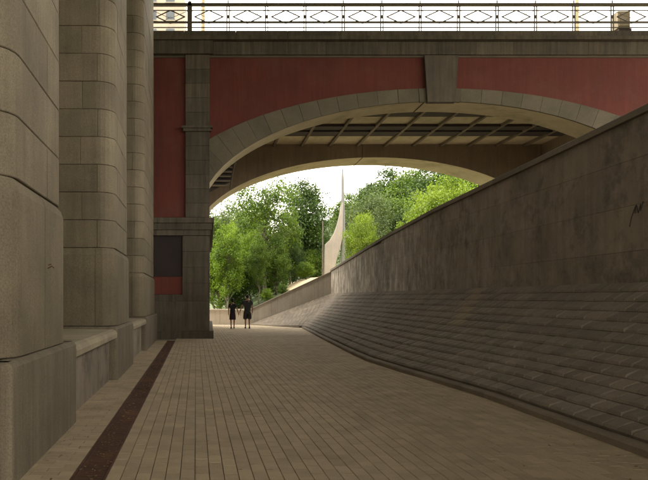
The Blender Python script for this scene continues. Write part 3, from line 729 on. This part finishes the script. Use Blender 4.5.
# ------------------------------------------------------------------ trees
def tree_meshes(seed, H_, Rx, z0, nclump, perc, leaf, tr, airy=.5, sig=.42, flat=.75, drop=0):
    rr = random.Random(seed); rn = np.random.RandomState(seed)
    wood = MB(); tp = [Vector((0,0,0))]; n = 7
    lean = Vector((rr.uniform(-.04,.04), rr.uniform(-.04,.04), 0))
    for k in range(1,n+1):
        f = k/n; tp.append(Vector((lean.x*H_*f+rr.gauss(0,.012*H_), lean.y*H_*f+rr.gauss(0,.012*H_), H_*.86*f)))
    rs = [tr*(1-.86*(k/n)**.8) for k in range(n+1)]; rs[0] *= 1.35
    wood.tube(tp, rs, 8)
    def trunk_at(f): i = min(int(f*n), n-1); return tp[i].lerp(tp[i+1], f*n-i), rs[i]*(1-(f*n-i))+rs[i+1]*(f*n-i)
    C = []
    zc = (z0+H_)/2; hz = (H_-z0)/2
    while len(C) < nclump:
        u = Vector((rr.gauss(0,1), rr.gauss(0,1), rr.gauss(0,1))).normalized()*(rr.random()**.40)
        bump = 1+.38*noise.noise(Vector((u.x*1.7+seed*3.1, u.y*1.7, u.z*1.7)))
        p = Vector((u.x*Rx*bump*(1-.25*max(0,u.z)), u.y*Rx*bump*(1-.25*max(0,u.z)), zc+u.z*hz*bump))
        if p.z > H_*1.02 or p.z < z0*.85: continue
        if noise.noise(p*.33+Vector((seed,0,0))) < -airy*.35+rr.uniform(-.1,.1)-.05 and airy: 
            if rr.random() < airy: continue
        C.append(p)
    for i, c_ in enumerate(C):
        if i % 2 and i > 40: continue
        f = max(.12, min(.97, (c_.z-rr.uniform(.16,.34)*H_*.6)/(H_*.86))); a, ra = trunk_at(f)
        mid = a.lerp(c_, .5)+Vector((rr.gauss(0,.05),rr.gauss(0,.05),.06))*Rx*.8
        r0 = min(ra*.6, tr*.42)*(.5 if i > 26 else 1)
        wood.tube([a, a.lerp(mid,.5)+Vector((0,0,.02*Rx)), mid, mid.lerp(c_,.6)+Vector((rr.gauss(0,.04)*Rx,rr.gauss(0,.04)*Rx,0)), c_], [r0, r0*.75, r0*.5, r0*.28, r0*.1], 5)
    Cn = np.array([tuple(c_) for c_ in C]); k = nclump*perc
    idx = np.repeat(np.arange(nclump), perc)
    sz = rn.uniform(.6,1.35,nclump)[idx][:,None]
    P = Cn[idx]+rn.normal(0,1,(k,3))*np.array([sig,sig,sig*flat])*sz*Rx/3
    if drop: P[:,2] -= np.abs(rn.normal(0,drop,k))
    nrm = rn.normal(0,1,(k,3)); nrm[:,2] = np.abs(nrm[:,2])+.5
    nrm += (P-Cn[idx])*.9; nrm /= np.linalg.norm(nrm,axis=1)[:,None]
    t = np.cross(nrm, rn.normal(0,1,(k,3))); t /= np.linalg.norm(t,axis=1)[:,None]; b2 = np.cross(nrm,t)
    s1 = (leaf*rn.uniform(.6,1.3,k))[:,None]; s2 = s1*.55
    V = np.stack([P-t*s1, P-b2*s2, P+t*s1, P+b2*s2], axis=1).reshape(-1,3)
    me = bpy.data.meshes.new('crown'); me.vertices.add(4*k); me.vertices.foreach_set('co', V.astype(np.float32).ravel())
    me.loops.add(4*k); me.loops.foreach_set('vertex_index', np.arange(4*k,dtype=np.int32)); me.polygons.add(k)
    me.polygons.foreach_set('loop_start', np.arange(0,4*k,4,dtype=np.int32)); me.update(calc_edges=True)
    wm = bpy.data.meshes.new('trunk'); wm.from_pydata(wood.v, [], wood.f); wm.update(); wm.polygons.foreach_set('use_smooth',[True]*len(wm.polygons))
    me.materials.append(M['lf_mid']); wm.materials.append(M['bark'])
    return me, wm, H_
PR = {
 'wide': tree_meshes(41, 6, 3.3, .5, 330, 85, .085, .12, airy=.5, sig=.30),
 'small': tree_meshes(31, 7, 2.6, .8, 260, 90, .085, .13, airy=.4, sig=.36),
 'small2': tree_meshes(33, 7, 2.2, 1.2, 230, 85, .08, .11, airy=.55, sig=.34),
 'slim': tree_meshes(35, 9, 2.1, 2.8, 230, 80, .085, .14, airy=.6, sig=.34),
 'airy':  tree_meshes(3, 12, 3.6, 3.4, 165, 68, .125, .24, airy=.75, sig=.36),
 'airy2': tree_meshes(11, 12, 3.0, 3.0, 170, 80, .12, .20, airy=.8, sig=.34),
 'dense': tree_meshes(5, 10, 3.7, 1.6, 260, 85, .135, .22, airy=.35, sig=.42),
 'dense2':tree_meshes(8, 10, 3.3, 1.2, 240, 85, .13, .22, airy=.4, sig=.42),
 'willow':tree_meshes(17, 9, 3.9, 1.5, 230, 85, .12, .2, airy=.35, sig=.36, flat=1.2, drop=.5),
 'hill':  tree_meshes(21, 14, 5.2, 2.0, 330, 75, .21, .3, airy=.25, sig=.40),
 'hill2': tree_meshes(23, 13, 4.8, 1.6, 310, 75, .20, .3, airy=.3, sig=.40),
}
def plant(kind, px, Y, ytop, leafmat, label, name='tree', wide=1.0, bark='bark', cat='tree', group=None, rot=None):
    me, wm, h = PR[kind]; x = X(px,Y); zb = H(x,Y)-.05; s = (Z(ytop,Y)-zb)/h
    t = thing(name, (x,Y,zb), label, cat, group)
    rz = R.uniform(0,6.28) if rot is None else rot
    for nm, m_, mt in (('crown',me,leafmat),('trunk',wm,bark)):
        o = bpy.data.objects.new(nm, m_); COL.objects.link(o); o.parent = t; o.scale = (s*wide,s*wide,s); o.rotation_euler = (0,0,rz)
        o.material_slots[0].link = 'OBJECT'; o.material_slots[0].material = M[mt]
# behind the low wall, from left to right
plant('airy', 222, 58, 190, 'lf_grey', 'sparse greyish tree against the sky at the left of the arch', wide=.7)
plant('airy', 266, 50, 166, 'lf_mid', 'tall airy tree with forked trunk rising behind the couple to the arch', bark='barkp', rot=1.1, wide=.85)
plant('dense2', 304, 63, 176, 'lf_dark', 'dark green tree with visible trunk just left of the sail monument', wide=.72)
plant('dense', 240, 60, 214, 'lf_bright', 'bright green round tree behind the forked tree')
plant('slim', 213, 50, 222, 'lf_mid', 'mid green slim tree close against the bridge abutment edge')
plant('dense', 284, 66, 232, 'lf_mid', 'mid green broad tree filling the gap between forked and dark trees')
plant('small2', 219, 46, 244, 'lf_bright', 'bright leafy small tree at the left end of the low wall', wide=.9)
plant('small', 236, 47, 256, 'lf_dark', 'small tree darkened as shade right behind the walking woman', wide=.8)  # dark leaf colour stands in for shadow within the tree mass
plant('slim', 250, 48, 232, 'lf_bright', 'light green slim tree above the walking man', wide=.9)
plant('small2', 276, 48, 240, 'lf_mid', 'green small tree at the foot of the forked tree', wide=.9)
plant('dense', 227, 66, 226, 'lf_bright', 'pale green tree in the second row left of the forked tree')
plant('slim', 234, 54, 224, 'lf_yellow', 'yellowish slim tree left of the forked trunk', wide=.8)
plant('small2', 296, 50, 244, 'lf_dark', 'dark small tree under the dark green tree', wide=.75)
plant('small', 283, 44.5, 284, 'lf_mid', 'small low bush showing over the ramp wall, its lower half', 'bush', 1.3, cat='bush')
plant('small2', 267, 44, 289, 'lf_bright', 'tiny light bush showing over the ramp wall near the man', 'bush', 1.3, cat='bush')
plant('airy2', 320, 72, 212, 'lf_grey', 'thin grey-green tree directly behind the sail monument', wide=.7)
plant('dense2', 255, 78, 212, 'lf_mid', 'distant green tree seen between the trunk forks')
plant('dense', 200, 75, 212, 'lf_mid', 'distant green tree mostly hidden by the abutment')
plant('dense', 300, 84, 228, 'lf_bright', 'distant bright tree low behind the dark green tree')
plant('dense2', 328, 88, 236, 'lf_mid', 'distant green tree low behind the monument sail')
plant('slim', 227, 44.5, 226, 'lf_bright', 'slim pale-trunked tree just behind the low wall near its left end', wide=.7, bark='barkp')
plant('slim', 259, 46, 236, 'lf_mid', 'slim pale-trunked tree right above the head of the walking man', wide=.7, bark='barkp')
plant('airy2', 290, 52, 206, 'lf_mid', 'airy tree between the forked tree and the dark green tree', wide=.6)
# right of the stele
plant('willow', 368, 66, 190, 'lf_grey', 'grey-green drooping tree on the hillside right of the monument', wide=.85)
plant('wide', 363, 50, 215, 'lf_yellow', 'yellow-green bushy tree beside the monument mast above the dark wall', 'tree', .52)
plant('wide', 452, 48, 178, 'lf_yellow', 'bright yellow-green tree over the dark wall under the arch, right', 'tree', .75)
plant('wide', 430, 50, 192, 'lf_yellow', 'lower yellow-green tree at the left of the brightest one', 'tree', .6)
hillt = [(352,96,196,'hill','lf_mid'),(372,92,186,'hill2','lf_mid'),(392,84,172,'hill','lf_dark'),(412,80,168,'hill2','lf_mid'),(434,76,166,'hill','lf_dark'),(458,78,170,'hill2','lf_mid'),
         (482,80,176,'hill','lf_dark'),(400,70,196,'hill2','lf_mid'),(424,66,196,'hill','lf_dark'),(385,74,206,'hill2','lf_mid'),(342,110,212,'hill','lf_mid'),(500,85,170,'hill2','lf_mid')]
for (px_, Y_, yt_, mt_, lab_) in ((262,52,262,'lf_mid','low bush under the forked tree above the ramp wall'),(292,54,262,'lf_dark','dark low bush between the trunks above the ramp wall'),
     (306,49,262,'lf_bright','bright low bush at the edge of the sandy ground'),(270,60,250,'lf_bright','bright bush further back behind the forked trunk'),(286,62,248,'lf_mid','mid green bush far behind the small trees'),
     (312,62,250,'lf_mid','mid green bush between dark tree and wooden pole')):
    plant('small', px_, Y_, yt_, mt_, lab_, 'bush', 1.5, cat='bush')
hl = ['leftmost tall tree on the hill skyline next to the mast','second skyline tree from the mast on the wooded hill','dark tall tree at the hill skyline under the arch crown',
      'mid green skyline tree right of the dark one','dark skyline tree touching the rear arch soffit','green skyline tree behind the yellow-green tree','dark hill tree mostly hidden behind the wall top',
      'mid-slope green tree in the middle of the hill','mid-slope dark tree left of the yellow-green tree','mid-slope green tree right of the drooping tree','far low tree behind the monument mast','farthest right hill tree hidden by the wall']
for (px,Y,yt,kd,mt), lab in zip(hillt, hl): plant(kd, px, Y, yt, mt, lab, group='trees on the wooded hill')

# ------------------------------------------------------------------ the couple
def skinned(V, E, rad, sub=2):
    me = bpy.data.meshes.new('tmp'); me.from_pydata(V, E, []); o = bpy.data.objects.new('tmp', me); COL.objects.link(o)
    sm_ = o.modifiers.new('s','SKIN')
    for i, d in enumerate(me.skin_vertices[0].data):
        r_ = rad[i]; d.radius = (r_, r_) if not hasattr(r_,'__len__') else r_; d.use_root = (i == 0)
    m2 = o.modifiers.new('u','SUBSURF'); m2.levels = sub; m2.render_levels = sub
    dg = bpy.context.evaluated_depsgraph_get(); ev = o.evaluated_get(dg); m = ev.to_mesh()
    vs = [tuple(v.co) for v in m.vertices]; fs = [tuple(p.vertices) for p in m.polygons]; ev.to_mesh_clear()
    bpy.data.objects.remove(o); return vs, fs
def ball(mb, c_, r_, n=10, m=7, mi=0):
    loops = []
    for i in range(m+1):
        a = -math.pi/2+math.pi*(i+.02)/(m+.04); loops.append([(c_[0]+r_[0]*math.cos(a)*math.cos(6.2832*k/n), c_[1]+r_[1]*math.cos(a)*math.sin(6.2832*k/n), c_[2]+r_[2]*math.sin(a)) for k in range(n)])
    mb.loft(loops, mi=mi)
def person(loc, k, woman, hold, label):
    """walks away (+y); hold = -1/+1 the side whose hand is held; k = height / 1.78"""
    t = thing('person', loc, label, 'person'); ox, oy, oz = loc
    def T(vs): return [(ox+v[0]*k, oy+v[1]*k, oz+v[2]*k) for v in vs]
    sw = .17 if woman else .205; hw = .095
    V = []; E = []; Rr = []
    def add(p, r_, par=None):
        V.append(p); Rr.append(r_)
        if par is not None: E.append((par, len(V)-1))
        return len(V)-1
    pel = add((0,0,.93),(.135,.10)); sp = add((0,.0,1.10),(.12,.085),pel); ch = add((0,0,1.32),(.15,.10),sp); nb = add((0,-.005,1.46),.062,ch)
    hb = add((0,.012,1.545),.055,nb); hm = add((0,.02,1.64),(.076,.092),hb); ht = add((0,.015,1.72),(.06,.075),hm)
    hands = []
    for s_ in (-1,1):
        sh = add((s_*sw,0,1.40),.055,ch); held = (s_ == hold)
        el = add((s_*(sw+(.09 if held else .06)),-.03,1.13),.040,sh)
        wr = add((s_*(sw+(.185 if held else .05)),.05,.88),.027,el) if held else add((s_*(sw+.06),.06 if s_>0 else -.02,.87),.027,el)
        w = Vector(V[wr]); pm_ = add(tuple(w+Vector((0,.01,-.075))),(.022,.036),wr); hands.append((s_, w+Vector((0,.01,-.075))))
    fw = 1 if woman else -1
    for s_ in (-1,1):
        st = .16*s_*fw; hp = add((s_*hw,0,.86),.088 if not woman else .085,pel); back = st < 0
        kn = add((s_*.095,st*.55+.05,.49),.055,hp); an = add((s_*.09,st*1.05+(-.05 if back else 0),.10 if not back else .14),.036,kn)
        hl_ = add((s_*.09,st*1.05-(.09 if back else .04),.045 if not back else .10),.034,an); to = add((s_*.10,st*1.05+.13-(.06 if back else 0),.03),(.04,.026),hl_)
    vs, fs = skinned(V, E, Rr)
    body = MB(); body.add(T(vs), fs)
    for s_, h_ in hands:
        for i, (dy, ln) in enumerate(((-.030,.062),(-.010,.078),(.012,.082),(.032,.074))):
            a = h_+Vector((0,dy,-.02)); p1 = a+Vector((-s_*.006,0,-.035-ln*.3)); p2 = p1+Vector((-s_*.014,0,-ln*.35)); p3 = p2+Vector((-s_*.02,0,-ln*.25))
            body.tube(T([a,p1,p2,p3]), [.0095*k,.009*k,.008*k,.006*k], 6)
        a = h_+Vector((0,.02,.03)); body.tube(T([a, a+Vector((-s_*.02,.035,-.03)), a+Vector((-s_*.028,.045,-.065))]), [.012*k,.010*k,.007*k], 6)
    hc = Vector((0,.02,1.645))
    def B(c_, r_, mi=0): ball(body, T([c_])[0], tuple(q*k for q in r_), mi=mi)
    for s_ in (-1,1): B((s_*.080,.01,1.635),(.012,.020,.032)); B((s_*.032,.100,1.65),(.011,.008,.008),1)
    B((0,.122,1.62),(.013,.018,.024)); B((0,.104,1.583),(.024,.010,.006),2)
    body.build('body', ['skin','white',stone('lips',(.25,.09,.07),bump=0,rnd=0)], t, smooth=True, fix=True)
    hr = MB(); ball(hr, T([(0,-.012,1.675)])[0], tuple(q*k for q in ((.088,.098,.088))), 14, 10)
    if woman: ball(hr, T([(0,-.055,1.61)])[0], tuple(q*k for q in (.072,.06,.09)), 12, 8); ball(hr, T([(0,-.105,1.66)])[0], tuple(q*k for q in (.03,.035,.04)), 8, 6)
    else: ball(hr, T([(0,-.04,1.635)])[0], tuple(q*k for q in (.075,.062,.065)), 12, 8)
    hr.build('hair','hair',t,smooth=True)
    # top
    q = .0
    V2 = [(0,0,.82),(0,0,1.10),(0,0,1.31),(0,-.005,1.44)]; R2 = [(.20,.15),(.175 if not woman else .155,.12),(.20 if not woman else .175,.13),.075]; E2 = [(0,1),(1,2),(2,3)]
    for s_ in (-1,1):
        n0 = len(V2); V2 += [(s_*sw,0,1.40),(s_*(sw+(.045 if s_!=hold else .055)),-.02,1.21)]; R2 += [.075,.062]; E2 += [(2,n0),(n0,n0+1)]
    vs, fs = skinned(V2, E2, R2); MB().add(T(vs), fs).build('shirt','blackcloth' if woman else 'greycloth',t,smooth=True)
    if woman:
        prof = [(.98,.135,.105),(.92,.155,.12),(.80,.172,.135),(.65,.182,.155),(.52,.190,.17),(.515,.180,.16)]
        MB().loft([T([(math.cos(6.2832*j/24)*a*(1+(.03*math.sin(j*3.9) if z_<.85 else 0)), math.sin(6.2832*j/24)*b_*(1+(.05*math.sin(j*3.1) if z_<.85 else 0)), z_) for j in range(24)]) for z_,a,b_ in prof]).build('skirt','purplecloth',t,smooth=True)
    else:
        V3 = [(0,0,1.0),(0,0,.86)]; R3 = [(.18,.14),(.19,.15)]; E3 = [(0,1)]
        for s_ in (-1,1):
            st = .16*s_*fw; n0 = len(V3); V3 += [(s_*.10,.01,.82),(s_*.105,st*.45+.04,.54),(s_*.105,st*.5+.045,.47)]; R3 += [.125,.12,.118]; E3 += [(1,n0),(n0,n0+1),(n0+1,n0+2)]
        vs, fs = skinned(V3, E3, R3); MB().add(T(vs), fs).build('shorts','greycloth',t,smooth=True)
    for s_ in (-1,1):
        st = .16*s_*fw; back = st < 0; y_ = st*1.05-(.06 if back else 0)
        z_ = .0 if not back else .02
        lo = []
        for yy, w_, zt, zb in ((-.075,.030,.07,.0),(-.03,.038,.085,.0),(.04,.044,.07,0),(.12,.046,.05,0),(.175,.030,.035,.004)):
            dz = (.055*max(0,(.10-yy))/.175) if back else 0
            lo.append(T([(s_*.095-w_,y_+yy,zb+dz+.002),(s_*.095+w_,y_+yy,zb+dz+.002),(s_*.095+w_*.8,y_+yy,zt+dz),(s_*.095-w_*.8,y_+yy,zt+dz)]))
        MB().loft(lo).build('shoe','shoe',t)
    return t
YP = 34.2
xm_, xw_ = X(247.4,YP), X(232.6,YP)
person((xm_,YP,0), 1.01, False, -1, 'man in dark shirt and knee-length shorts walking away, holding the hand of the woman')
person((xw_,YP,0), .90, True, 1, 'woman in black top and plum skirt walking away beside the taller man')
